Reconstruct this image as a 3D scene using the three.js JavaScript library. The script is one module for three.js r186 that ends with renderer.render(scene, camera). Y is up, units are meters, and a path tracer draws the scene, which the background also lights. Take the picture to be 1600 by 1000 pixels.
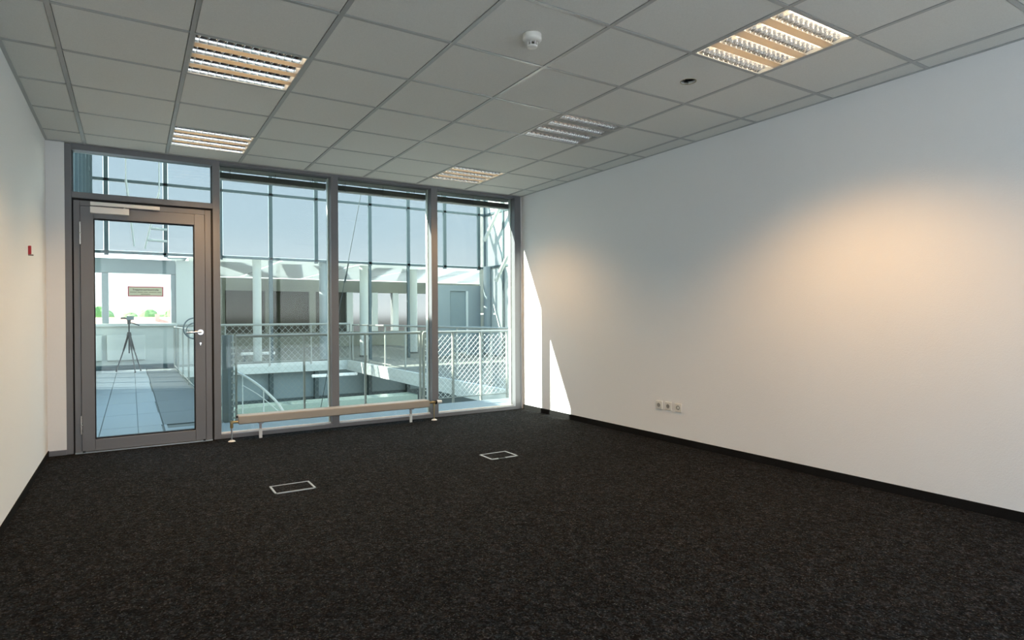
import * as THREE from 'three';
import { RoundedBoxGeometry } from 'three/addons/geometries/RoundedBoxGeometry.js';
import { mergeGeometries } from 'three/addons/utils/BufferGeometryUtils.js';

// ---------------------------------------------------------------- camera, sky, sun, exposure
const scene = new THREE.Scene();
const EYE = 1.1907, CEIL = 2.7525, GLASS = 6.615, XL = -0.625, XR = 4.305, REAR = -2.2;
const camera = new THREE.PerspectiveCamera(2 * Math.atan(500 / 948.1) * 180 / Math.PI, 1.6, 0.05, 600);
camera.position.set(0, EYE, 0);
camera.rotation.set(-0.0048, -0.56, -0.0058, 'YXZ');
scene.add(camera);

const renderer = new THREE.WebGLRenderer();
renderer.toneMapping = THREE.LinearToneMapping;
renderer.toneMappingExposure = 3.05;
renderer.shadowMap.enabled = true;

{ // pale summer sky: white haze at the horizon, blue above
  const W = 128, H = 256, data = new Float32Array(W * H * 4);
  const stops = [[-90, .30, .30, .29], [-0.5, .62, .62, .60], [0, 1.6, 1.62, 1.62], [4, 1.36, 1.5, 1.58], [8, 1.1, 1.34, 1.5], [20, .95, 1.24, 1.52], [45, .72, 1.02, 1.45], [90, .5, .8, 1.3]];
  for (let j = 0; j < H; j++) {
    const e = (j + .5) / H * 180 - 90;
    let k = 0; while (k < stops.length - 2 && e > stops[k + 1][0]) k++;
    const a = stops[k], b = stops[k + 1], t = Math.min(1, Math.max(0, (e - a[0]) / (b[0] - a[0])));
    for (let i = 0; i < W; i++) for (let q = 0; q < 4; q++) data[(j * W + i) * 4 + q] = q < 3 ? a[q + 1] + (b[q + 1] - a[q + 1]) * t : 1;
  }
  const sky = new THREE.DataTexture(data, W, H, THREE.RGBAFormat, THREE.FloatType);
  sky.mapping = THREE.EquirectangularReflectionMapping; sky.magFilter = THREE.LinearFilter; sky.needsUpdate = true;
  scene.background = sky; scene.environment = sky;
}
const SUN = new THREE.Vector3(-1.24, 1.21, -0.6); // towards the sun
const sun = new THREE.DirectionalLight(new THREE.Color().setRGB(1, .95, .87), 13);
sun.position.copy(SUN).multiplyScalar(20).add(new THREE.Vector3(3, 0, -8)); sun.target.position.set(3, 0, -8);
sun.castShadow = true; sun.shadow.mapSize.set(4096, 4096); sun.shadow.radius = 1;
Object.assign(sun.shadow.camera, { left: -25, right: 25, top: 25, bottom: -25, near: 1, far: 80 });
scene.add(sun, sun.target);

// ---------------------------------------------------------------- helpers
let seed = 7; const rnd = () => { seed = (seed * 1664525 + 1013904223) >>> 0; return seed / 4294967296; };
const taken = {};
const numbered = (n) => { const k = taken[n] = (taken[n] ?? -1) + 1; return k ? n + '_' + String(k).padStart(3, '0') : n; };
const lin = (r, g, b) => new THREE.Color().setRGB(r, g, b);
const std = (c, o = {}) => new THREE.MeshStandardMaterial({ color: c, roughness: .6, metalness: 0, ...o });
const phys = (c, o = {}) => new THREE.MeshPhysicalMaterial({ color: c, roughness: .5, ...o });
function metres(g) { // texture coordinates in metres, from the face's main direction
  const p = g.attributes.position, n = g.attributes.normal, uv = new Float32Array(p.count * 2);
  for (let i = 0; i < p.count; i++) {
    const a = Math.abs(n.getX(i)), b = Math.abs(n.getY(i)), c = Math.abs(n.getZ(i));
    const [u, v] = b >= a && b >= c ? [p.getX(i), p.getZ(i)] : a >= c ? [p.getZ(i), p.getY(i)] : [p.getX(i), p.getY(i)];
    uv[i * 2] = u; uv[i * 2 + 1] = v;
  }
  g.setAttribute('uv', new THREE.BufferAttribute(uv, 2)); return g;
}
// a box between x0..x1, y0..y1 and depths d0..d1 (depth runs away from the camera along -z)
function bx(x0, x1, y0, y1, d0, d1, r = 0) {
  const w = Math.abs(x1 - x0), h = Math.abs(y1 - y0), d = Math.abs(d1 - d0);
  r = Math.min(r, w / 2.2, h / 2.2, d / 2.2);
  const g = r > 0 ? new RoundedBoxGeometry(w, h, d, 2, r) : new THREE.BoxGeometry(w, h, d);
  g.translate((x0 + x1) / 2, (y0 + y1) / 2, -(d0 + d1) / 2); return g;
}
function cyl(a, b, r, r2 = r, n = 12) { // a, b = [x, y, depth]
  const A = new THREE.Vector3(a[0], a[1], -a[2]), B = new THREE.Vector3(b[0], b[1], -b[2]), v = B.clone().sub(A);
  const g = new THREE.CylinderGeometry(r2, r, v.length(), n);
  g.applyQuaternion(new THREE.Quaternion().setFromUnitVectors(new THREE.Vector3(0, 1, 0), v.clone().normalize()));
  const m = A.add(B).multiplyScalar(.5); g.translate(m.x, m.y, m.z); return g;
}
function tube(pts, r, seg = 40, n = 8) {
  return new THREE.TubeGeometry(new THREE.CatmullRomCurve3(pts.map(p => new THREE.Vector3(p[0], p[1], -p[2]))), seg, r, n);
}
function lathe(profile, n = 28) { return new THREE.LatheGeometry(profile.map(p => new THREE.Vector2(p[0], p[1])), n); }
function place(o) { o.traverse(m => { if (m.isMesh) { m.castShadow = true; m.receiveShadow = true; } }); return o; }
function thing(name, label, category, [x, y, d] = [0, 0, 0], group) {
  const o = new THREE.Group(); o.name = numbered(name); o.position.set(x, y, -d);
  o.userData = { label, category }; if (group) o.userData.group = group;
  scene.add(o); return o;
}
function setting(name, label, [x, y, d] = [0, 0, 0]) {
  const o = new THREE.Group(); o.name = numbered(name); o.position.set(x, y, -d);
  o.userData = { kind: 'structure', label }; scene.add(o); return o;
}
const where = new THREE.Vector3();
function part(parent, name, geo, mat, label) { // geo is in world coordinates
  const g = Array.isArray(geo) ? mergeGeometries(geo.map(q => q.index ? q.toNonIndexed() : q)) : geo;
  if (parent) { parent.updateWorldMatrix(true, false); where.setFromMatrixPosition(parent.matrixWorld); g.translate(-where.x, -where.y, -where.z); }
  const m = new THREE.Mesh(g, mat); m.name = name; m.castShadow = m.receiveShadow = true;
  if (label) m.userData.label = label;
  parent.add(m); return m;
}
function solid(name, geo, mat, label) { // one-mesh piece of the setting
  const g = metres(Array.isArray(geo) ? mergeGeometries(geo.map(q => q.index ? q.toNonIndexed() : q)) : geo);
  const m = new THREE.Mesh(g, mat); m.name = numbered(name); m.userData = { kind: 'structure', label };
  m.castShadow = m.receiveShadow = true; scene.add(m); return m;
}

// ---------------------------------------------------------------- textures
function noiseTex(size, f, srgb = true) {
  const d = new Uint8Array(size * size * 4);
  for (let j = 0; j < size; j++) for (let i = 0; i < size; i++) { const c = f(i, j); for (let k = 0; k < 3; k++) d[(j * size + i) * 4 + k] = Math.max(0, Math.min(255, c[k])); d[(j * size + i) * 4 + 3] = 255; }
  const t = new THREE.DataTexture(d, size, size); t.wrapS = t.wrapT = THREE.RepeatWrapping; t.magFilter = THREE.LinearFilter;
  if (srgb) t.colorSpace = THREE.SRGBColorSpace; t.needsUpdate = true; return t;
}
function tileable(size, cells) { // smooth periodic value noise
  const g = Array.from({ length: cells * cells }, rnd);
  return (i, j) => {
    const x = i / size * cells, y = j / size * cells, xi = Math.floor(x), yi = Math.floor(y), u = x - xi, v = y - yi;
    const s = u * u * (3 - 2 * u), t = v * v * (3 - 2 * v), q = (a, b) => g[((b % cells) + cells) % cells * cells + ((a % cells) + cells) % cells];
    return (q(xi, yi) * (1 - s) + q(xi + 1, yi) * s) * (1 - t) + (q(xi, yi + 1) * (1 - s) + q(xi + 1, yi + 1) * s) * t;
  };
}
let carpetMap, carpetBump, plasterBump, tileMap;
{
  const S = 1024, a = tileable(S, 300), b = tileable(S, 90), c = tileable(S, 9), ti = tileable(S, 140);
  const spec = new Float32Array(S * S * 3);
  for (let n = 0; n < 22000; n++) { // light fibre ends, some tinted
    const x = Math.floor(rnd() * S), y = Math.floor(rnd() * S), v = 20 + rnd() * 90, tint = rnd(), L = 1 + Math.floor(rnd() * 4), ang = rnd() * 6.28;
    const col = tint < .6 ? [1, 1, 1] : tint < .75 ? [1.15, .9, .8] : tint < .9 ? [.85, 1.05, .85] : [1.2, 1.05, .6];
    for (let k = 0; k < L; k++) { const q = (((Math.round(y + k * Math.sin(ang)) + S) % S) * S + (Math.round(x + k * Math.cos(ang)) + S) % S) * 3; for (let w = 0; w < 3; w++) spec[q + w] = v * col[w]; }
  }
  carpetMap = noiseTex(S, (i, j) => {
    const v = 2 + 52 * a(i, j) * a(i, j) + 26 * b(i, j) + 4 * c(i, j) + 8 * rnd(), t = (ti(i, j) - .5) * 12, q = (j * S + i) * 3;
    return [v + t + 1 + spec[q], v + spec[q + 1], v - t * .6 + spec[q + 2]];
  });
  carpetMap.repeat.set(1 / 1.9, 1 / 1.9);
  carpetBump = noiseTex(S, (i, j) => { const v = 255 * (.6 * a(i, j) + .4 * rnd()); return [v, v, v]; }, false); carpetBump.repeat.set(1 / 1.9, 1 / 1.9);
  const S2 = 512, p = tileable(S2, 160), p2 = tileable(S2, 12);
  plasterBump = noiseTex(S2, (i, j) => { const v = 255 * (.7 * p(i, j) + .3 * p2(i, j)); return [v, v, v]; }, false); plasterBump.repeat.set(1 / .7, 1 / .7);
  tileMap = noiseTex(S2, (i, j) => { const v = 228 + 7 * (p(i, j) - .5) + 6 * (rnd() - .5); return [v, v, v - 2]; }); tileMap.repeat.set(1 / .625, 1 / .625);
}

// ---------------------------------------------------------------- materials
const M = {
  wall: std(lin(.85, .855, .86), { roughness: .9, bumpMap: plasterBump, bumpScale: .0006 }),
  tile: std(lin(.95, .95, .92), { roughness: .95, map: tileMap }),
  grid: std(lin(.42, .43, .42), { roughness: .3 }),
  carpet: phys(lin(.60, .64, .68), { specularIntensity: .15, roughness: 1, map: carpetMap, bumpMap: carpetBump, bumpScale: .004 }),
  skirting: phys(lin(.012, .012, .012), { specularIntensity: .15, roughness: .95, bumpMap: carpetBump, bumpScale: .002 }),
  frame: std(lin(.175, .178, .195), { roughness: .42 }),
  frameDark: std(lin(.012, .012, .013), { roughness: .8 }),
  pane: phys(lin(.815, .865, .838), { roughness: 0, transmission: 1, ior: 1.33 }),
  farPane: phys(lin(.468, .465, .480), { roughness: 0, transmission: 1, ior: 1.18 }),
  clearPane: phys(lin(.97, .98, .98), { roughness: 0, transmission: 1, ior: 1.3 }),
  chrome: std(lin(.72, .72, .74), { roughness: .22, metalness: 1 }),
  brass: std(lin(.45, .33, .16), { roughness: .35, metalness: 1 }),
  steel: std(lin(.5, .5, .5), { roughness: .35, metalness: 1 }),
  white: std(lin(.86, .85, .82), { roughness: .45 }),
  plastic: std(lin(.76, .75, .71), { roughness: .4 }),
  cream: std(lin(.42, .375, .315), { roughness: .35 }),
  red: std(lin(.5, .02, .03), { roughness: .4 }),
  slat: std(lin(.12, .112, .108), { roughness: .5 }),
  railGrey: std(lin(.52, .48, .47), { roughness: .5 }),
  black: std(lin(.01, .01, .01), { roughness: .5 }),
  mirror: std(lin(.86, .86, .86), { roughness: .16, metalness: 1 }),
  diffuser: phys(lin(.62, .61, .58), { roughness: 1, transmission: .5 }),
  unseenStripTube: std(0xffffff, { emissive: lin(1, .56, .2), emissiveIntensity: 3.4 }),  // for tubes out of view, placed to make the flat strips glow
  housing: std(lin(.55, .55, .53), { roughness: .5 }),
};

// ---------------------------------------------------------------- the room
solid('floor', bx(XL - .2, XR + .2, -.25, 0, REAR - .2, GLASS + .03), M.carpet, 'speckled anthracite carpet floor');
solid('wall_right', bx(XR, XR + .2, -.25, 3.1, REAR - .2, GLASS + .03), M.wall, 'long white plaster wall on the right');
solid('wall_left', bx(XL - .2, XL, -.25, 3.1, REAR - .2, GLASS + .03), M.wall, 'white plaster wall on the left');
solid('wall_rear', [bx(XL, XR, 2.7, 3.1, REAR - .2, REAR), bx(XL, XR, -.25, .03, REAR - .2, REAR)], M.wall, 'wall strips above and below the added rear windows');
solid('wall_pier', bx(XL, -.492, 0, 3.1, GLASS - .002, GLASS + .16), M.wall, 'narrow plaster pier beside the door frame');
solid('wall_above_window', bx(XL - .2, XR + .2, 2.765, 3.3, GLASS + .03, GLASS + .3), M.wall, 'wall strip above the glazing');
solid('slab_above', bx(XL - .2, XR + .2, 3.0, 3.3, REAR - .2, GLASS + .03), M.wall, 'concrete slab above the suspended ceiling');
solid('baseboard_right', bx(XR - .012, XR, 0, .06, REAR, GLASS - .03, .003), M.skirting, 'black carpet skirting along the right wall');
solid('baseboard_left', bx(XL, XL + .008, 0, .05, REAR, GLASS, .003), M.skirting, 'black carpet skirting along the left wall');
solid('baseboard_pier', bx(XL + .008, -.492, 0, .045, GLASS - .012, GLASS - .002, .002), M.frame, 'grey skirting at the foot of the pier');

// suspended ceiling: T-bars and tiles
const PX = .6351, PD = .625, X0 = -.3424, D0 = 1.8657;
const xs = [XL]; for (let i = 0; i < 8; i++) xs.push(X0 + i * PX); xs.push(XR);
const ds = [GLASS]; for (let j = 7; D0 + j * PD > REAR; j--) ds.push(D0 + j * PD); ds.push(REAR);
const lampAt = [[1, 3], [1, 6], [5, 0], [5, 3], [5, 6], [1, 0], [1, -3], [5, -3]];
const ceiling = setting('ceiling', 'suspended ceiling of square grey mineral tiles in a metal grid');
{
  const bars = [];
  for (let i = 1; i < xs.length - 1; i++) bars.push(bx(xs[i] - .012, xs[i] + .012, CEIL - .001, CEIL + .03, REAR, GLASS));
  part(ceiling, 'main_runner', bars, M.grid);
  const cross = [];
  for (let j = 1; j < ds.length - 1; j++) cross.push(bx(XL, XR, CEIL, CEIL + .03, ds[j] - .0115, ds[j] + .0115));
  part(ceiling, 'cross_runner', cross, M.grid);
  part(ceiling, 'wall_angle', [bx(XL, XL + .022, CEIL - .0015, CEIL + .02, REAR, GLASS), bx(XR - .022, XR, CEIL - .0015, CEIL + .02, REAR, GLASS), bx(XL, XR, CEIL - .0015, CEIL + .02, GLASS - .03, GLASS + .03), bx(XL, XR, CEIL - .0015, CEIL + .02, REAR, REAR + .02)], M.grid);
  const cache = {};
  for (let i = 0; i < xs.length - 1; i++) for (let j = 0; j < ds.length - 1; j++) {
    const a = xs[i], b = xs[i + 1], e = ds[j], s = ds[j + 1], ci = i - 1, cj = Math.round((s - D0) / PD);
    if (lampAt.some(([p, q]) => p === ci && q === cj)) continue;
    if (ci === 5 && cj === 1) continue; // the tile with the round opening is cut below
    const w = b - a - .028, h = e - s - .028; if (w < .01 || h < .01) continue;
    const key = w.toFixed(3) + h.toFixed(3);
    const g = cache[key] ??= metres(new RoundedBoxGeometry(w, .018, h, 1, .003));
    const m = new THREE.Mesh(g, M.tile); m.name = 'ceiling_tile'; m.castShadow = m.receiveShadow = true;
    m.position.set((a + b) / 2, CEIL + .0115 + (rnd() - .5) * .0012, -(s + e) / 2); ceiling.add(m);
  }
}
const HOLE = [3.158, 2.806];
{
  const a = X0 + 5 * PX + .014, b = a + PX - .028, s = D0 + PD + .014, e = s + PD - .028;
  const sh = new THREE.Shape([[a, s], [b, s], [b, e], [a, e]].map(p => new THREE.Vector2(...p)));
  const h = new THREE.Path(); h.absarc(HOLE[0], HOLE[1], .05, 0, 6.2832, true); sh.holes.push(h);
  const g = new THREE.ExtrudeGeometry(sh, { depth: .018, bevelEnabled: false, curveSegments: 24 }); // shape x, depth -> world
  g.rotateX(-Math.PI / 2); g.translate(0, CEIL + .003, 0);
  part(ceiling, 'ceiling_tile', metres(g), M.tile, 'ceiling tile with a round hole cut in it');
  const o = thing('downlight_recess', 'round dark open downlight recess in a ceiling tile near the right wall', 'recess', [HOLE[0], CEIL, HOLE[1]]);
  const rim = new THREE.TorusGeometry(.051, .0025, 8, 36); rim.rotateX(Math.PI / 2); rim.translate(HOLE[0], CEIL + .0025, -HOLE[1]);
  part(o, 'rim', rim, std(lin(.36, .33, .20), { roughness: .6 }));
  for (const k of [-.02, .006, .022]) part(o, 'spring_clip', bx(HOLE[0] + k, HOLE[0] + k + .014, CEIL + .004, CEIL + .03, HOLE[1] + .028, HOLE[1] + .034), M.steel);
}

// louvre luminaires
const WARM = lin(1, .58, .24);
function luminaire(i, j, lit, label, power = .8) {
  const cx = X0 + (i + .5) * PX, cd = D0 + (j + .5) * PD, y = CEIL;
  const o = thing('ceiling_light', label, 'ceiling light', [cx, y, cd], 'square louvre luminaires in the ceiling');
  const R = .298, W = .105, SW = (2 * R - 4 * W) / 3;
  part(o, 'housing', [bx(cx - R - .008, cx + R + .008, y + .075, y + .09, cd - R - .008, cd + R + .008), bx(cx - R - .008, cx - R, y + .001, y + .075, cd - R - .008, cd + R + .008), bx(cx + R, cx + R + .008, y + .001, y + .075, cd - R - .008, cd + R + .008), bx(cx - R, cx + R, y + .001, y + .075, cd - R - .008, cd - R), bx(cx - R, cx + R, y + .001, y + .075, cd + R, cd + R + .008)], M.housing);
  const tubeMat = lit ? std(0xffffff, { emissive: lin(1, .80, .55), emissiveIntensity: 5 }) : M.white;
  for (let k = 0; k < 4; k++) {
    const c = cd - R + W / 2 + k * (W + SW), prof = [], P = 7;
    for (const s of [-1, 1]) { // one parabolic mirror on each side
      const v = [], idx = [];
      for (let q = 0; q <= P; q++) { const t = q / P, z = s * (W / 2 - (W / 2 - .012) * t * t), yy = .004 + .062 * t; v.push(cx - R, y + yy, -(c + z), cx + R, y + yy, -(c + z)); }
      for (let q = 0; q < P; q++) { const a = q * 2; idx.push(a, a + 1, a + 2, a + 1, a + 3, a + 2); }
      const g = new THREE.BufferGeometry(); g.setAttribute('position', new THREE.Float32BufferAttribute(v, 3)); g.setIndex(idx); g.computeVertexNormals();
      prof.push(g);
    }
    part(o, 'reflector', prof, Mmirror2);
    part(o, 'lamp_tube', cyl([cx - R + .01, y + .052, c], [cx + R - .01, y + .052, c], .0085, .0085, 10), tubeMat, lit ? 'glowing fluorescent tube' : 'unlit fluorescent tube');
    for (let b = 0; b < 13; b++) { // cross blades, thicker below, dipping in the middle
      const x = cx - R + (b + .5) * (2 * R / 13), sh = new THREE.Shape();
      sh.moveTo(-W / 2 + .001, .003); sh.quadraticCurveTo(0, .018, W / 2 - .001, .003); sh.lineTo(W / 2 - .014, .034); sh.lineTo(-W / 2 + .014, .034); sh.closePath();
      const g = bladeGeo ??= new THREE.ExtrudeGeometry(sh, { depth: .003, bevelEnabled: false, curveSegments: 5 }).rotateY(Math.PI / 2);
      const m = new THREE.Mesh(g, M.mirror); m.name = 'louvre_blade'; m.castShadow = m.receiveShadow = true;
      m.position.set(x - .0015 - cx, 0, -(c - cd)); o.add(m);
    }
    if (k < 3) part(o, 'strip_panel', bx(cx - R, cx + R, y + .002, y + .006, c + W / 2, c + W / 2 + SW), M.diffuser, 'flat translucent strip between the louvres');
    if (k < 3 && lit) part(o, 'lamp_tube', cyl([cx - R + .01, y + .034, c + W / 2 + SW / 2], [cx + R - .01, y + .034, c + W / 2 + SW / 2], .009, .009, 10), M.unseenStripTube, 'unseen warm tube placed to make the flat strip glow');
  }
  if (lit) {
    const l = new THREE.SpotLight(WARM, LAMP * power, 0, 1.17, .4, 2);
    l.position.set(cx, y - .02, -cd); l.target.position.set(cx, 0, -cd); l.castShadow = true; l.shadow.radius = 9; l.name = 'louvre_lamp';
    scene.add(l, l.target);
  }
  return o;
}
let bladeGeo; const Mmirror2 = M.mirror.clone(); Mmirror2.side = THREE.DoubleSide;
const LAMP = 3.1;
luminaire(1, 3, true, 'warm lit louvre light in the ceiling, larger of the two above the door side');
luminaire(1, 6, true, 'warm lit louvre light in the ceiling just in front of the door transom');
luminaire(5, 0, true, 'warm lit louvre light nearest the right wall at the top right', 1.35);
luminaire(5, 3, false, 'unlit grey louvre light in the ceiling with white mirrored rows');
luminaire(5, 6, true, 'small warm lit louvre light in the ceiling close above the window blinds');

// ---------------------------------------------------------------- glazing: frame, panes, door
const F0 = GLASS, F1 = GLASS + .14, GP = GLASS + .085; // frame front, frame back, glass plane
function pane(parent, x0, x1, y0, y1, d = GP, mat = M.pane, name = 'pane') { return part(parent, name, bx(x0, x1, y0, y1, d - .006, d + .006), mat); }
const MULL = [[.683, .746], [1.84, 1.918], [3.024, 3.106], [4.195, 4.289]];
{
  const w = setting('window_1', 'transom window above the door');
  part(w, 'jamb', bx(-.492, -.442, 0, 2.745, F0, F1, .003), M.frame);
  part(w, 'head_rail', bx(-.442, .683, 2.70, 2.752, F0, F1, .003), M.frame);
  part(w, 'transom_bar', bx(-.442, .683, 2.272, 2.326, F0, F1, .003), M.frame);
  part(w, 'glazing_gasket', [bx(-.442, -.436, 2.326, 2.70, F0 + .03, F1), bx(.677, .683, 2.326, 2.70, F0 + .03, F1)], M.frameDark);
  pane(w, -.44, .683, 2.326, 2.70);
}
MULL.slice(0, 3).forEach(([, a], k) => {
  const [b, c] = MULL[k + 1];
  const w = setting('window_' + (k + 2), ['floor-length window beside the door', 'middle floor-length window', 'floor-length window at the right wall'][k]);
  if (!k) part(w, 'mullion', bx(...MULL[0], 0, 2.752, F0, F1, .004), M.frame);
  part(w, 'mullion', bx(b, c, 0, 2.752, F0, F1, .004), M.frame);
  part(w, 'bottom_rail', bx(a, b, 0, .042, F0, F1, .003), M.frame);
  part(w, 'head_rail', bx(a, b, 2.722, 2.752, F0, F1, .003), M.frame);
  part(w, 'glazing_bead', [bx(a, a + .012, .042, 2.722, GP + .006, F1), bx(b - .012, b, .042, 2.722, GP + .006, F1), bx(a, b, .042, .056, GP - .02, GP - .006)], M.white);
  pane(w, a, b, .042, 2.722);
});
part(scene.getObjectByName('window_4'), 'wall_profile', bx(4.289, XR, 0, 2.752, F0 + .01, F1), M.wall);
{ // fill windows added behind the viewer to brighten the room
  const w = setting('window_6', 'floor-length windows added behind the viewer as fill daylight');
  for (let k = 0; k < 5; k++) { const x = XL + .04 + k * (XR - XL - .08) / 4; part(w, 'mullion', bx(x - .035, x + .035, .03, 2.7, REAR - .14, REAR, .004), M.frame); }
  for (let k = 0; k < 4; k++) { const x = XL + .04 + k * (XR - XL - .08) / 4; part(w, 'pane', bx(x + .035, x + (XR - XL - .08) / 4 - .035, .03, 2.7, REAR - .08, REAR - .07), M.clearPane); }
}
{ // the door
  const o = setting('door_1', 'grey metal framed glass door with lever handle', [.11, 0, GLASS]);
  part(o, 'gap_gasket', [bx(-.442, -.430, 0, 2.272, F0 + .02, F1), bx(.665, .683, 0, 2.272, F0 + .02, F1), bx(-.43, .665, 2.252, 2.272, F0 + .02, F1)], M.frameDark);
  part(o, 'door_frame', [bx(-.430, -.383, 0, 2.252, F0 - .005, F1 - .03, .003), bx(.612, .665, 0, 2.252, F0 - .005, F1 - .03, .003), bx(-.383, .612, 2.205, 2.252, F0 - .005, F1 - .03, .003)], M.frame);
  const leaf = part(o, 'door_leaf', [bx(-.380, -.284, .012, 2.202, F0 - .018, F1 - .04, .004), bx(.520, .609, .012, 2.202, F0 - .018, F1 - .04, .004), bx(-.284, .520, 2.098, 2.202, F0 - .018, F1 - .04, .004), bx(-.284, .520, .012, .114, F0 - .018, F1 - .04, .004)], M.frame);
  part(o, 'threshold', bx(-.43, .665, 0, .01, F0 - .03, F1), M.steel);
  part(o, 'glazing_bead', [bx(-.284, -.276, .114, 2.098, F0 + .0, F0 + .05), bx(.512, .520, .114, 2.098, F0 + .0, F0 + .05), bx(-.276, .512, .114, .124, F0, F0 + .05), bx(-.276, .512, 2.09, 2.098, F0, F0 + .05)], M.frameDark);
  part(o, 'pane', bx(-.280, .516, .118, 2.094, F0 + .032, F0 + .044), M.pane);
  for (const [a, b] of [[1.86, 2.06], [.17, .335]]) {
    const hg = part(o, 'hinge', [cyl([-.381, a, F0 - .022], [-.381, b, F0 - .022], .0085)], M.chrome);
    const mid = (a + b) / 2; part(hg, 'knuckle_ring', cyl([-.381, mid - .004, F0 - .022], [-.381, mid + .004, F0 - .022], .0095), M.steel);
  }
  part(o, 'door_closer', bx(-.305, -.012, 2.140, 2.196, F0 - .07, F0 - .018, .004), M.white, 'white door closer box');
  part(o, 'closer_rail', bx(-.305, .232, 2.211, 2.243, F0 - .04, F0 - .005, .003), M.white, 'white slide rail of the closer');
  part(o, 'closer_arm', cyl([-.05, 2.19, F0 - .045], [-.05, 2.214, F0 - .03], .008), M.steel);
  const rose = part(o, 'handle_rose', cyl([.566, 1.062, F0 - .018], [.566, 1.062, F0 - .027], .027, .026, 24), M.chrome);
  part(rose, 'handle_neck', cyl([.566, 1.062, F0 - .027], [.566, 1.062, F0 - .062], .009), M.black);
  part(rose, 'lever', tube([[.572, 1.062, F0 - .06], [.54, 1.063, F0 - .062], [.49, 1.061, F0 - .062], [.443, 1.058, F0 - .058]], .009, 16), M.chrome);
  part(o, 'lock_cylinder', [cyl([.566, .954, F0 - .018], [.566, .954, F0 - .024], .0085), bx(.5615, .5705, .931, .951, F0 - .024, F0 - .018, .003)], M.chrome);
  part(o, 'floor_bolt', [bx(-.375, -.355, .004, .02, F0 - .03, F0 - .017), bx(.583, .603, .004, .02, F0 - .03, F0 - .017)], M.black);
}
{ // notice on the door glass
  const cv = document.createElement('canvas'); cv.width = 580; cv.height = 194; const c = cv.getContext('2d');
  c.fillStyle = '#c0707c'; c.fillRect(0, 0, 580, 194); c.fillStyle = '#ccd2bd'; c.fillRect(22, 20, 536, 154);
  c.fillStyle = '#4c4e44'; c.font = 'bold 44px sans-serif'; c.textAlign = 'center'; c.fillText('Treppenraumkontrolle', 290, 80, 420);
  for (const [x, w, y] of [[36, 110, 104], [156, 90, 104], [256, 70, 104], [336, 130, 104], [476, 66, 104], [210, 150, 142]]) { c.fillStyle = '#8b8f78'; c.fillRect(x, y, w, 12); }
  const t = new THREE.CanvasTexture(cv); t.colorSpace = THREE.SRGBColorSpace;
  const o = thing('door_notice', 'small red-bordered notice stuck on the glass of the door', 'notice', [.115, 1.4, GLASS + .028]);
  const g = new THREE.PlaneGeometry(.29, .096); g.translate(.115, 1.45, -(F0 + .0312));
  part(o, 'printed_face', g, phys(0xffffff, { map: t, roughness: 1, transmission: .55, side: THREE.DoubleSide }));
}

// raised venetian blinds in front of the outer side of the glass
MULL.slice(0, 3).forEach(([, a], k) => {
  const b = MULL[k + 1][0], x0 = a + .016, x1 = b - .016, d = GP + .065;
  const o = thing('venetian_blind', ['raised dark venetian blind in the window next to the door', 'raised dark venetian blind in the middle window', 'raised dark venetian blind in the window by the right wall'][k], 'blind', [(a + b) / 2, 2.59, d], 'raised venetian blinds');
  part(o, 'head_box', bx(x0, x1, 2.69, 2.742, d - .025, d + .025, .003), M.railGrey);
  for (let s = 0; s < 11; s++) {
    const y = 2.616 + s * .0048 + (rnd() - .5) * .0008;
    part(o, 'slat', bx(x0 + .004, x1 - .004, y - .0012, y + .0014, d - .036 + (rnd() - .5) * .003, d + .036), M.slat);
  }
  part(o, 'bottom_rail', bx(x0 + .004, x1 - .004, 2.598, 2.612, d - .034, d + .034, .003), M.railGrey);
  for (const f of [.09, .5, .86]) { const x = x0 + (x1 - x0) * f; part(o, 'ladder_cord', [bx(x - .0025, x + .0025, 2.60, 2.70, d - .041, d - .037), bx(x - .0025, x + .0025, 2.60, 2.70, d + .037, d + .041)], M.slat); }
});

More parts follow.
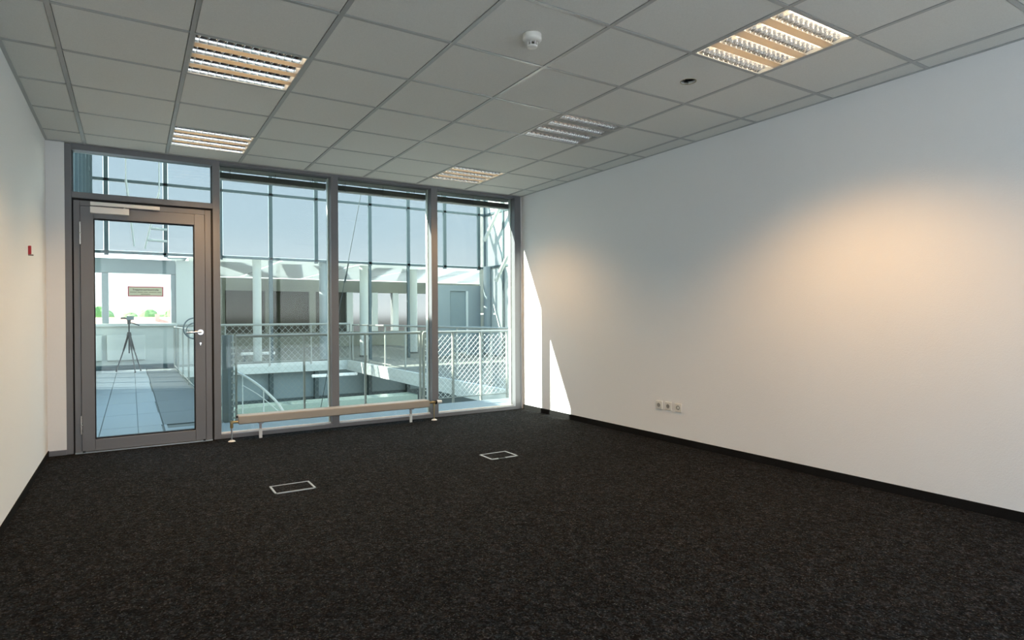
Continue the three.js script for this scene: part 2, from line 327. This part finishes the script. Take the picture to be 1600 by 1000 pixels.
// ---------------------------------------------------------------- low radiator bench
{
  const o = thing('radiator', 'long low cream radiator on thin legs in front of the windows', 'radiator', [1.9, 0, 6.45]);
  const Y0 = .160, Y1 = .243, A = 6.40, B = 6.545, XA = .872, XB = 2.895;
  part(o, 'body', bx(XA, XB, Y0, Y1, A, B, .012), M.cream);
  for (const x of [1.083, 2.685]) {
    const f = part(o, 'foot', bx(x - .015, x + .015, 0, .1, 6.455, 6.47, .003), M.white);
    part(f, 'bracket', [bx(x - .011, x + .011, .09, Y0, 6.455, 6.475, .002), bx(x - .022, x + .022, Y0 - .012, Y0 + .001, 6.42, 6.52, .002)], M.railGrey);
  }
  const vent = part(o, 'bleed_valve', cyl([XA, .235, 6.43], [XA - .018, .235, 6.43], .012), M.black);
  part(o, 'return_valve', [cyl([XA, .185, 6.43], [.81, .185, 6.43], .013), cyl([.815, .20, 6.43], [.815, .13, 6.43], .015), cyl([.815, .185, 6.43], [.815, .185, 6.405], .012)], M.brass);
  part(o, 'pipe', cyl([.815, .0, 6.43], [.815, .14, 6.43], .0075), M.steel);
  part(o, 'pipe', cyl([2.972, .0, 6.455], [2.972, .19, 6.455], .006), M.brass);
  for (const [x, d] of [[.815, 6.43], [2.972, 6.455]]) { const g = lathe([[0, .014], [.012, .014], [.026, .008], [.034, 0]], 24); g.translate(x, 0, -d); part(o, 'floor_rosette', g, M.white); }
  part(o, 'thermostat_valve', [cyl([XB, .207, 6.455], [2.99, .207, 6.455], .012), cyl([2.972, .207, 6.455], [2.972, .165, 6.455], .012), cyl([2.94, .207, 6.455], [2.955, .207, 6.455], .016, .016, 6)], M.brass);
  const th = part(o, 'thermostat_head', cyl([3.005, .207, 6.455], [3.065, .207, 6.455], .023, .020, 20), M.plastic);
  part(th, 'collar', cyl([2.988, .207, 6.455], [3.005, .207, 6.455], .024, .024, 20), M.black);
}

// ---------------------------------------------------------------- small fittings
{
  const x = 1.892, d = 2.79, o = thing('smoke_detector', 'white round smoke detector on the ceiling', 'smoke detector', [x, CEIL, d]);
  const L = (p, n = 36) => { const g = lathe(p, n); g.translate(x, CEIL, -d); return g; };
  part(o, 'base', L([[0, .004], [.05, .004], [.052, -.004], [.052, -.016], [.050, -.017], [.0525, -.019], [.0525, -.028], [.046, -.037], [.033, -.041], [0, -.041]]), M.plastic);
  part(o, 'sensor_cap', L([[0, -.060], [.0275, -.060], [.0285, -.062], [.0285, -.066], [.024, -.071], [0, -.072]]), M.plastic);
  part(o, 'sensor_core', L([[.013, -.04], [.013, -.062]]), std(lin(.10, .09, .07), { side: THREE.DoubleSide }));
  for (let k = 0; k < 7; k++) { const a = k / 7 * 6.2832 + .25, cx = x + .0265 * Math.cos(a), cz = d + .0265 * Math.sin(a); part(o, 'cage_rib', bx(cx - .0022, cx + .0022, CEIL - .062, CEIL - .039, cz - .0022, cz + .0022), M.plastic); }
}
[[4.237, 4.155, .296, .380], [4.120, 4.036, .298, .380], [4.001, 3.908, .297, .378]].forEach(([a, b, y0, y1], k) => {
  const cd = (a + b) / 2, cy = (y0 + y1) / 2;
  const o = thing('wall_socket', ['white socket low on the right wall, nearest the windows', 'middle one of three white sockets low on the right wall', 'white socket low on the right wall, farthest from the windows'][k], 'socket', [XR, cy, cd], 'wall sockets on the right wall');
  part(o, 'cover_plate', bx(XR - .012, XR, cy - .0405, cy + .0405, cd - .0405, cd + .0405, .006), M.plastic);
  if (k < 2) {
    const g = new THREE.CylinderGeometry(.0205, .0205, .004, 28, 1); g.rotateZ(Math.PI / 2); g.translate(XR - .0125, cy, -cd);
    const cup = part(o, 'socket_well', g, std(lin(.30, .30, .28), { roughness: .5 }));
    for (const s of [-.0095, .0095]) part(cup, 'pin_hole', cyl([XR - .0145, cy, cd + s], [XR - .0155, cy, cd + s], .003), M.black);
    const ring = new THREE.TorusGeometry(.0215, .0022, 8, 28); ring.rotateY(Math.PI / 2); ring.translate(XR - .0125, cy, -cd); part(o, 'rim', ring, M.plastic);
  } else {
    const ring = new THREE.TorusGeometry(.017, .004, 8, 28); ring.rotateY(Math.PI / 2); ring.translate(XR - .0125, cy + .002, -cd); part(o, 'round_outlet', ring, std(lin(.22, .22, .2)));
    part(o, 'outlet_core', cyl([XR - .012, cy, cd], [XR - .016, cy, cd], .008), M.plastic);
  }
});
[[.813, 1.087, 4.325, 4.537], [2.532, 2.796, 4.372, 4.583]].forEach(([a, b, s, e], k) => {
  const o = thing('floor_socket', ['rectangular floor box with a steel rim and carpeted lid, on the left', 'rectangular floor box with a dark notch in its rim, near the right window'][k], 'floor box', [(a + b) / 2, 0, (s + e) / 2], 'floor boxes in the carpet');
  part(o, 'rim', [bx(a, a + .013, 0, .006, s, e), bx(b - .013, b, 0, .006, s, e), bx(a, b, 0, .006, e - .013, e), ...(k ? [bx(a, a + .07, 0, .006, s, s + .013), bx(a + .14, b, 0, .006, s, s + .013)] : [bx(a, b, 0, .006, s, s + .013)])], std(lin(.42, .43, .44), { roughness: .4, metalness: .3 }));
  part(o, 'lid', metres(bx(a + .016, b - .016, 0, .005, s + .016, e - .016)), M.carpet);
  if (k) part(o, 'cable_notch', bx(a + .072, a + .138, 0, .004, s - .004, s + .014), M.black);
});
{
  const o = thing('emergency_hammer', 'small red tab fixed on the left wall near the glass front', 'wall tab', [XL, 1.69, 5.536]);
  part(o, 'bracket', bx(XL, XL + .006, 1.66, 1.722, 5.527, 5.545, .002), M.red);
  part(o, 'handle', bx(XL + .004, XL + .018, 1.662, 1.724, 5.530, 5.542, .004), M.red);
  part(o, 'pin', bx(XL, XL + .03, 1.652, 1.662, 5.531, 5.541, .002), std(lin(.25, .2, .19)));
}

// ================================================================ outside: galleries round the atrium
const O = {
  slab: std(lin(.115, .125, .112), { roughness: .7 }),
  deck: std(lin(.21, .245, .255), { roughness: .5 }),
  deckGrey: std(lin(.11, .125, .125), { roughness: .6 }),
  mull: std(lin(.06, .092, .10), { roughness: .5 }),
  rail: std(lin(.27, .28, .25), { roughness: .4 }),
  sunlit: std(lin(.75, .78, .75), { roughness: .5 }),  // paler wire colour, sunlight on the right-hand mesh painted in
  wire: std(lin(.42, .46, .44), { roughness: .4 }),
  olive: std(lin(.17, .18, .145), { roughness: .7 }),
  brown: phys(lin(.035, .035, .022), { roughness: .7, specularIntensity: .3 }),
  paleWall: std(lin(.52, .55, .52), { roughness: .8 }),
  blueGrey: std(lin(.22, .26, .265), { roughness: .6 }),
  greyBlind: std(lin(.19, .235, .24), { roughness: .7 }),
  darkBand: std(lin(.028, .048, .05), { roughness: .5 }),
  greenGlass: std(lin(.20, .265, .215), { roughness: .3 }),
  fabric: phys(lin(.82, .84, .82), { roughness: 1, transmission: .5 }),  // translucent white, so sun and added planks stripe the far ceiling
};
// near gallery floor, right gallery floor, far gallery floor and the bridge
solid('gallery_floor', bx(.33, 5.2, -.27, 0, GLASS + .03, 7.62), O.deck, 'pale walkway deck outside the windows');
solid('gallery_floor', [bx(5.2, 9.66, -.27, -.001, GLASS + .03, 17)], O.slab, 'gallery floor on the right of the atrium');
solid('gallery_floor', [bx(.9, 9.66, -.27, 0, 17, 26)], O.slab, 'gallery floor across the atrium');
{
  const b = setting('bridge_floor', 'footbridge of pale square slabs leading away from the door');
  part(b, 'bridge_slab', bx(-.75, .9, -.3, -.012, GLASS + .03, 17.6), O.slab);
  const edges = [GLASS + .03, 7.9, 8.95, 10.15, 11.6, 13.2, 15.0, 17.0];
  for (let k = 0; k < edges.length - 1; k++) {
    part(b, 'paving_slab', bx(-.72, -.295, -.012, 0, edges[k] + .004, edges[k + 1] - .004), O.deck);
    part(b, 'paving_slab', bx(-.287, .05, -.012, 0, edges[k] + .004, edges[k + 1] - .004), O.deck);
    part(b, 'paving_slab', bx(.055, .275 + .012 * (k % 2), -.012, 0, edges[k] + .004, edges[k + 1] - .004), O.deck);
    if (k) part(b, 'edge_slab', bx(.30, .86, -.012, -.002 , edges[k] + .004, edges[k + 1] - .004), O.deckGrey);
  }
  part(b, 'edge_slab', bx(.30, .33, -.012, -.002, edges[0], edges[1]), O.deck);
}
// parapet and window at the far end of the bridge
{
  const w = setting('window_5', 'window at the far end of the footbridge');
  part(w, 'parapet', bx(-1.6, .95, 0, 1.02, 17.4, 17.6), O.paleWall);
  part(w, 'kerb', bx(-1.6, .9, 0, .09, 17.05, 17.4), O.mull);
  part(w, 'sill', bx(-1.6, .95, 1.02, 1.09, 17.3, 17.62, .01), O.paleWall);
  part(w, 'mullion', bx(-.60, -.46, 1.09, 2.3, 17.4, 17.6, .01), O.blueGrey);
  part(w, 'mullion', bx(.84, .95, 1.09, 2.3, 17.4, 17.6, .01), O.blueGrey);
  part(w, 'lintel', bx(-1.6, 1.3, 2.31, 2.66, 17.4, 17.6, .01), O.blueGrey);
  part(w, 'pane', bx(-.46, .84, 1.09, 2.31, 17.49, 17.5), M.clearPane);
  part(w, 'pane', bx(-1.6, -.60, 1.09, 2.31, 17.49, 17.5), M.clearPane);
  for (const [a, b] of [[-.5, .28], [-1.5, -.6]]) part(w, 'radiator_panel', bx(a, b, .2, .82, 17.32, 17.39, .02), O.paleWall);
}
solid('wall_bridge_end', [bx(.95, 1.45, 0, 2.66, 17.35, 17.7)], O.paleWall, 'pale pillar wall beside the far window');

// curtain wall across the atrium
{
  const c = setting('curtain_wall', 'tall glazed facade across the atrium');
  const cols = [-1.9, -.486, .72, 1.932, 3.139, 4.32, 5.843, 7.023, 8.226, 9.424, 9.66], rows = [2.77, 4.459, 5.2];
  for (const x of cols) part(c, 'mullion', bx(x - .045, x + .045, 2.7, 5.2, 16.98, 17.06), O.mull);
  for (const y of rows) part(c, 'transom', bx(-1.9, 9.66, y - .032, y + .032, 16.98, 17.06), O.mull);
  for (let i = 0; i < cols.length - 1; i++) for (let j = 0; j < 2; j++) part(c, 'pane', bx(cols[i] + .055, cols[i + 1] - .055, rows[j] + .04, rows[j + 1] - .04, 17.02, 17.03), M.farPane);
  for (const x of [3.139, 4.32, 5.843, 7.023]) part(c, 'post', bx(x - .05, x + .05, -3.4, -.27, 17.05, 17.2), O.darkBand);
  for (const x of [7.023, 5.843]) part(c, 'post', bx(x - .035, x + .035, 0, 2.72, 17.0, 17.08), O.mull);
  part(c, 'post', bx(3.139 - .045, 3.139 + .045, 0, 2.72, 17.0, 17.12), O.mull);
}
// left wing: glazed flank and an unseen block behind it
{
  const c = setting('side_facade', 'glazed flank of the left wing beside the footbridge');
  for (const d of [11.2, 12.0, 12.9, 13.9, 15.0, 16.2]) part(c, 'mullion', bx(-.80, -.71, 0, 5.2, d - .04, d + .04), O.mull);
  for (const y of [2.77, 4.459]) part(c, 'transom', bx(-.80, -.75, y - .04, y + .04, 11, 17), O.mull);
  part(c, 'pane', bx(-.795, -.785, 0, 5.2, 11, 17), M.farPane);
}
solid('unseen_left_wing', bx(-8, -3.5, -3.5, 7.56, 6.9, 14), O.paleWall, 'unseen block of the left wing, placed to shade the room floor and the courtyard');  // out of view, placed to shade the room floor and walkway
solid('wall_left_return', bx(-3.5, -.85, -3.5, 2.7, 6.95, 7.1), O.paleWall, 'wall between the left wing and the room');
solid('unseen_atrium_roof', bx(-2, 5, 6.4, 6.7, 10.9, 17), O.paleWall, 'unseen roof slab over the middle of the atrium, placed to shade the galleries');  // out of view, placed to keep sun off the right gallery floor
// right side of the atrium
{
  const w = setting('wall_atrium', 'white wall on the right of the atrium with thin dark joints');
  part(w, 'wall_panel', bx(9.66, 9.9, -.27, 6.4, 9, 17.4), O.paleWall);
  for (const d of [15.86, 14.4]) part(w, 'joint_bar', bx(9.62, 9.66, -.2, 6.4, d - .045, d + .045), O.mull);
  for (const [a, b] of [[[9.4, 5.2, 14.9], [9.4, 3.6, 16.6]], [[9.4, 4.2, 14.0], [9.4, 2.3, 15.9]]]) part(w, 'added_shade_bar', cyl(a, b, .06, .06, 10), O.paleWall);  // bars added to stand in for slanting shadow bands on the wall
  for (const y of [2.77, 4.459]) part(w, 'joint_bar', bx(9.63, 9.66, y - .035, y + .035, 9, 17), O.mull);
}
// rooms behind the far gallery
{
  const w = setting('wall_far', 'rear wall of the far gallery with windows');
  part(w, 'lintel', bx(1.3, 15, 2.28, 2.78, 25.5, 25.8), O.olive);
  part(w, 'parapet', bx(1.3, 15, -.2, .62, 25.5, 25.8), O.olive);
  for (const x of [2.9, 4.6, 6.3, 7.85, 8.95, 9.9, 11.6, 13]) part(w, 'window_post', bx(x - .13, x + .13, .62, 2.28, 25.45, 25.75), x > 7 ? O.paleWall : O.olive);
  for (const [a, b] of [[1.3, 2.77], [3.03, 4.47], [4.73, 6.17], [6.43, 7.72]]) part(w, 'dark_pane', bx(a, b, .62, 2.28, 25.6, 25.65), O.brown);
  for (const [a, b] of [[7.98, 8.82], [9.08, 9.77], [10.03, 11.47], [11.73, 12.87]]) part(w, 'pane', bx(a, b, .62, 2.28, 25.6, 25.61), M.farPane);
  part(w, 'side_wall', bx(1.25, 1.45, 0, 2.78, 17.6, 25.5), O.paleWall);
  const c = setting('far_ceiling', 'white ceiling over the far gallery, made translucent and striped by shadows of added planks');
  for (let k = 0; k < 6; k++) part(c, 'ceiling_panel', bx(1.3 + k * 2.28, 1.3 + k * 2.28 + 2.24, 2.80, 2.803, 17.12, 25.5), O.fabric);
  for (let k = 0; k < 9; k++) { const x = -1 + k * 1.45; part(c, 'added_shade_plank', (() => { const g = new THREE.BoxGeometry(.55 + .3 * (k % 2), .03, 6.8); g.rotateY(k % 2 ? -.34 : -.24); g.translate(x + 2.9, 2.845, -22.1); return g; })(), O.mull); }  // planks added out of view to cast grey stripes on the ceiling
}
[[2.87, 17.5, .22, O.paleWall, 'slim white column in the far gallery behind the first window'], [4.62, 17.3, .30, O.blueGrey, 'blue-grey column in the far gallery beside the first mullion'], [6.05, 18.2, .26, O.paleWall, 'white column in the far gallery behind the middle window'], [8.0, 19, .28, O.paleWall, 'white column in the far gallery behind the second mullion'], [9.55, 16.7, .25, O.blueGrey, 'pale blue column in the far corner of the atrium']].forEach(([x, d, w, m, l]) => {
  const o = thing('gallery_column', l, 'column', [x, 0, d]);
  part(o, 'shaft', cyl([x, 0, d], [x, 2.79, d], w / 2, w / 2, 24), m);
  part(o, 'foot_ring', cyl([x, 0, d], [x, .05, d], w / 2 + .02, w / 2 + .02, 24), O.slab);
});
{ // door unit in the far corner
  const o = thing('gallery_door', 'grey framed dark glass door in the far right corner of the atrium', 'door', [8.8, 0, 17.1]);
  part(o, 'wall_panel', [bx(8.0, 8.42, 0, 2.2, 17.05, 17.2), bx(9.05, 9.5, 0, 2.2, 17.05, 17.2), bx(8.42, 9.05, 2.02, 2.2, 17.05, 17.2)], O.blueGrey);
  part(o, 'glass', bx(8.45, 8.98, .1, 2.02, 17.1, 17.14), O.greyBlind);
  part(o, 'door_post', bx(8.98, 9.05, 0, 2.02, 17.05, 17.18), O.paleWall);
}
// storey below the far gallery
{
  const w = setting('wall_lower', 'lower storey facade under the far gallery');
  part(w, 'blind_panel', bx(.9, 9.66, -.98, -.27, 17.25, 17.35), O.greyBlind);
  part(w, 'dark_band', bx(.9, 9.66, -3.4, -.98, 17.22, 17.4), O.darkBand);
  part(w, 'edge_fascia', bx(.9, 5.14, -.25, .015, 16.93, 17.0), O.paleWall);
  part(w, 'edge_fascia', bx(5.14, 5.2, -.27, .01, 7.62, 17), O.paleWall);
}
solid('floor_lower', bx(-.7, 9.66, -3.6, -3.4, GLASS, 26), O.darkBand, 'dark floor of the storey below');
{
  const o = thing('glass_canopy', 'pale green glass canopy below the gallery, seen above the radiator', 'canopy', [3, -1.6, 13]);
  part(o, 'canopy_top', bx(1.0, 5.1, -.46, -.43, 11.9, 12.4), O.greenGlass);
  part(o, 'canopy_front', bx(1.0, 5.1, -.9, -.46, 11.9, 11.93), O.greenGlass);
  for (const x of [1.5, 3.1, 4.8]) part(o, 'prop', bx(x - .04, x + .04, -3.4, -.46, 12.2, 12.3), O.mull);
}
[[3.98, 5.18, -.36, 16.2, 'white tubular lamp hanging below the far gallery'], [2.55, 3.45, .17, 18.2, 'white bar on legs standing in for a lamp reflection, behind the far railing']].forEach(([a, b, y, d, l], k) => {  // the second bar stands in for a lamp reflected in the glass
  const o = thing('white_bar', l, 'lamp bar', [(a + b) / 2, k ? 0 : y, d]);
  part(o, 'bar', bx(a, b, y, y + .08, d - .05, d + .05, .02), M.white);
  for (const x of [a + .1, b - .1]) part(o, k ? 'leg' : 'hanger', k ? bx(x - .02, x + .02, 0, y, d - .02, d + .02) : bx(x - .01, x + .01, y + .08, -.26, d + .03, d + .05), O.mull);
});

// railings with wire mesh
function railing(label, pts, spacing, top, o0) { // pts: two [x, depth]
  const [[x0, d0], [x1, d1]] = pts, L = Math.hypot(x1 - x0, d1 - d0), n = Math.max(1, Math.round(L / spacing));
  const o = thing('gallery_railing', label, 'railing', [(x0 + x1) / 2, 0, (d0 + d1) / 2]); 
  part(o, 'handrail', cyl([x0, top, d0], [x1, top, d1], o0.r, o0.r, 12), O.rail);
  part(o, 'lower_rail', cyl([x0, .06, d0], [x1, .06, d1], .009, .009, 8), O.rail);
  for (let k = 0; k <= n; k++) { const f = k / n, x = x0 + (x1 - x0) * f, d = d0 + (d1 - d0) * f; part(o, 'post', bx(x - o0.p, x + o0.p, -.05, top, d - .02, d + .02), O.rail); }
  if (o0.mesh) {
    const w = [], H = top - .1, step = o0.mesh, run = H * .95;
    for (let s = -run; s < L; s += step) for (const dir of [1, -1]) {
      let a = [s, dir > 0 ? .06 : .06 + H], b = [s + run, dir > 0 ? .06 + H : .06];
      const clip = (p, q) => { if (p[0] < 0) { const t = (0 - p[0]) / (q[0] - p[0]); return [0, p[1] + (q[1] - p[1]) * t]; } if (p[0] > L) { const t = (L - q[0]) / (p[0] - q[0]); return [L, q[1] + (p[1] - q[1]) * t]; } return p; };
      const A = clip(a, b), B = clip(b, a), at = (p) => [x0 + (x1 - x0) * p[0] / L, p[1], d0 + (d1 - d0) * p[0] / L];
      if (Math.abs(A[0] - B[0]) > .01) w.push(cyl(at(A), at(B), o0.w, o0.w, 4));
    }
    const m = part(o, 'wire_mesh', w, o0.m ?? O.wire); m.userData.kind = 'stuff';
  }
  return o;
}
railing('steel railing with fine wire mesh just outside the first and middle windows', [[1.03, 7.72], [3.35, 7.72]], .78, .985, { r: .018, p: .010, mesh: .075, w: .0009, m: O.rail });
railing('steel railing with bright diamond wire mesh, sunlight put into its paler colour, outside the window at the right wall', [[3.4, 7.72], [5.2, 7.72]], .45, .985, { r: .018, p: .012, mesh: .075, w: .0026, m: O.sunlit });
railing('thin steel railing along the edge of the far gallery', [[.95, 16.9], [5.2, 16.9]], 1.0, 1.03, { r: .03, p: .014, mesh: .16, w: .003 });
railing('steel railing along the right gallery, running away from the windows', [[5.26, 7.80], [5.26, 16.82]], 1.3, 1.0, { r: .022, p: .014 });
railing('steel railing along the right side of the footbridge', [[.88, 8.2], [.88, 16.9]], 1.4, 1.0, { r: .02, p: .014 });
{ // steel end post with clamps beside the door
  const o = thing('railing_post', 'wide steel post with mesh clamps left of the wire mesh railing', 'post', [.955, -.3, 7.8]);
  part(o, 'plate', bx(.89, .955, -.3, 1.0, 7.8, 7.83), O.blueGrey);
  part(o, 'tube', cyl([.985, -.3, 7.8], [.985, 1.0, 7.8], .03, .03, 16), O.blueGrey);
  for (let k = 0; k < 14; k++) part(o, 'clamp', bx(.985, 1.03, .02 + k * .068, .04 + k * .068, 7.76, 7.775), O.wire);
}
{ // spiral stair handrail
  const o = thing('stair_handrail', 'curved steel stair handrail sweeping down behind the first window', 'handrail', [1.5, -.9, 9]);
  part(o, 'rail', tube([[1.10, .52, 9], [1.28, .42, 9], [1.47, .28, 9], [1.65, .10, 9.02], [1.78, -.06, 9.05], [1.92, -.35, 9.1], [2.0, -.8, 9.2]], .017, 60), O.wire);
  for (const [x, y] of [[1.28, .42], [1.55, .2]]) part(o, 'baluster', cyl([x, y, 9], [x, -1.2, 9], .008), O.wire);
  part(o, 'lower_rail', tube([[1.28, .28, 9], [1.5, .12, 9], [1.75, -.12, 9.04]], .006, 24), O.wire);
  const r = new THREE.TorusGeometry(.19, .012, 8, 32); r.translate(.98, 1.02, -12.4); part(o, 'dark_ring', r, O.mull);  // pair of dark rings on a thin post
  const r2 = new THREE.TorusGeometry(.15, .009, 8, 32); r2.translate(.99, .97, -12.5); part(o, 'dark_ring', r2, O.mull);
  part(o, 'newel', cyl([.98, -1.2, 12.45], [.98, .84, 12.45], .02), O.rail);
}
{ // bracing cable
  const o = thing('bracing_cable', 'thin slanting steel cable outside the middle window', 'cable', [2.07, 0, 8]);
  part(o, 'wire', cyl([2.07, 0, 8], [2.89, 4.2, 8], .0045, .0045, 8), O.darkBand);
  part(o, 'turnbuckle', cyl([2.40, 1.66, 8], [2.455, 1.93, 8], .013, .006, 10), O.darkBand);
}
for (const [a, b, l] of [[[-.08, 4.1, 15], [.06, 2.72, 15], 'white slanting brace seen through the upper door glass, left'], [[.52, 3.9, 15], [.25, 2.68, 15], 'white slanting brace with two rungs seen through the upper door glass']]) {
  const o = thing('roof_brace', l, 'brace', b); part(o, 'bar', cyl(a, b, .022, .022, 10), O.paleWall);
  part(o, 'hanger', cyl(a, [a[0], 6.4, 15], .012, .012, 8), O.paleWall);
  if (a[0] > 0) for (const y of [3.12, 2.87]) part(o, 'rung', cyl([.26 + (y - 2.68) * .22, y, 15], [.66, y - .01, 15], .026, .026, 8), O.paleWall);
}

// camera tripod on the footbridge
{
  const X = -.05, D = 16.3, o = thing('camera_tripod', 'black tripod with a small camera seen through the glass door', 'tripod', [X, 0, D]);
  const dark = std(lin(.035, .04, .042), { roughness: .5 });
  const apex = [X, .86, D];
  for (const [fx, fd] of [[-.30, 16.45], [.17, 16.4], [.06, 15.95]]) {
    const k = .45, mid = [X + (fx - X) * k, .86 * (1 - k), D + (fd - D) * k];
    const leg = part(o, 'leg', [cyl([X + (fx - X) * .06, .84, D + (fd - D) * .06], mid, .022, .018, 10), cyl(mid, [fx, .02, fd], .014, .011, 10)], dark);
    part(leg, 'rubber_foot', cyl([fx, 0, fd], [fx, .03, fd], .018, .014, 10), M.black);
  }
  part(o, 'spider', cyl([X, .82, D], [X, .90, D], .05, .035, 12), dark);
  part(o, 'centre_column', cyl([X, .42, D], [X, 1.10, D], .015, .015, 12), dark);
  const head = part(o, 'pan_head', [cyl([X, 1.08, D], [X, 1.15, D], .032, .038, 14), bx(X - .04, X + .04, 1.15, 1.175, D - .04, D + .04, .005)], dark);
  part(head, 'pan_handle', cyl([X + .02, 1.12, D], [X + .20, 1.05, D - .05], .009, .012, 10), dark);
  const cam = part(o, 'camera_body', bx(X - .05, X + .10, 1.175, 1.265, D - .045, D + .045, .012), std(lin(.14, .19, .20), { roughness: .4 }));
  part(cam, 'camera_lens', cyl([X - .04, 1.215, D], [X - .15, 1.215, D], .022, .02, 14), dark);
  part(cam, 'lens_cap', cyl([X - .15, 1.215, D], [X - .16, 1.215, D], .021, .021, 14), M.black);
}

// ---------------------------------------------------------------- the town beyond the far window
solid('ground', bx(-300, 300, -12.2, -12, -300, 520), std(lin(.32, .335, .34), { roughness: 1 }), 'ground of the town far below');
[[-9.5, 96, 11, 8, .8], [.5, 110, 13, 9, 1.5], [8.5, 92, 9, 8, .7], [-1.5, 84, 7, 7, .3]].forEach(([x, d, w, l, top], k) => {
  const o = thing('town_house', ['far red-roofed house at the left edge of the far window', 'widest far red-roofed house beyond the far window', 'far red-roofed house at the right edge of the far window', 'nearest low red-roofed house beyond the far window'][k], 'house', [x, -12, d], 'red-roofed houses beyond the far window');
  const e = top - 3.2;
  part(o, 'wall', bx(x - w / 2, x + w / 2, -12, e, d - l / 2, d + l / 2), std(lin(.75, .68, .6)));
  const sh = new THREE.Shape([[-l / 2 - .4, 0], [l / 2 + .4, 0], [0, 3.2]].map(p => new THREE.Vector2(...p)));
  const g = new THREE.ExtrudeGeometry(sh, { depth: w + .6, bevelEnabled: false }); g.rotateY(Math.PI / 2); g.translate(x - w / 2 - .3, e, -d);
  const r = part(o, 'roof', g, std(lin(.62, .33, .24), { roughness: .9 }));
  part(r, 'chimney', bx(x + w * .2, x + w * .2 + .6, e + 1.5, top + .5, d - 1, d - .4), std(lin(.5, .3, .25)));
});
[[-13, 135, 3.6], [-7, 150, 3.2], [-1, 170, 3.4], [6, 160, 4.2], [11, 150, 4.0], [15, 128, 3.4]].forEach(([x, d, r], k) => {
  const o = thing('town_tree', ['first', 'second', 'third', 'fourth', 'fifth', 'sixth'][k] + ' far green tree from the left on the skyline', 'tree', [x, -12, d], 'trees on the skyline');
  const gs = []; for (let q = 0; q < 7; q++) { const g = new THREE.IcosahedronGeometry(r * (.45 + .3 * rnd()), 2), p = g.attributes.position; for (let i = 0; i < p.count; i++) { const f = 1 + .12 * Math.sin(p.getX(i) * 5 + q) * Math.cos(p.getY(i) * 4 + p.getZ(i) * 3); p.setXYZ(i, p.getX(i) * f, p.getY(i) * f, p.getZ(i) * f); } g.computeVertexNormals(); g.translate(x + (rnd() - .5) * r * 1.4, 1.2 - r * .35 + (rnd() - .5) * r * .9 + .6, -d + (rnd() - .5) * r); gs.push(g); }
  part(o, 'crown', gs, std(lin(.14, .26, .08), { roughness: 1 }));
  part(o, 'trunk', cyl([x, -12, d], [x, 1, d], .5, .3, 8), std(lin(.12, .09, .06)));
});

renderer.render(scene, camera);
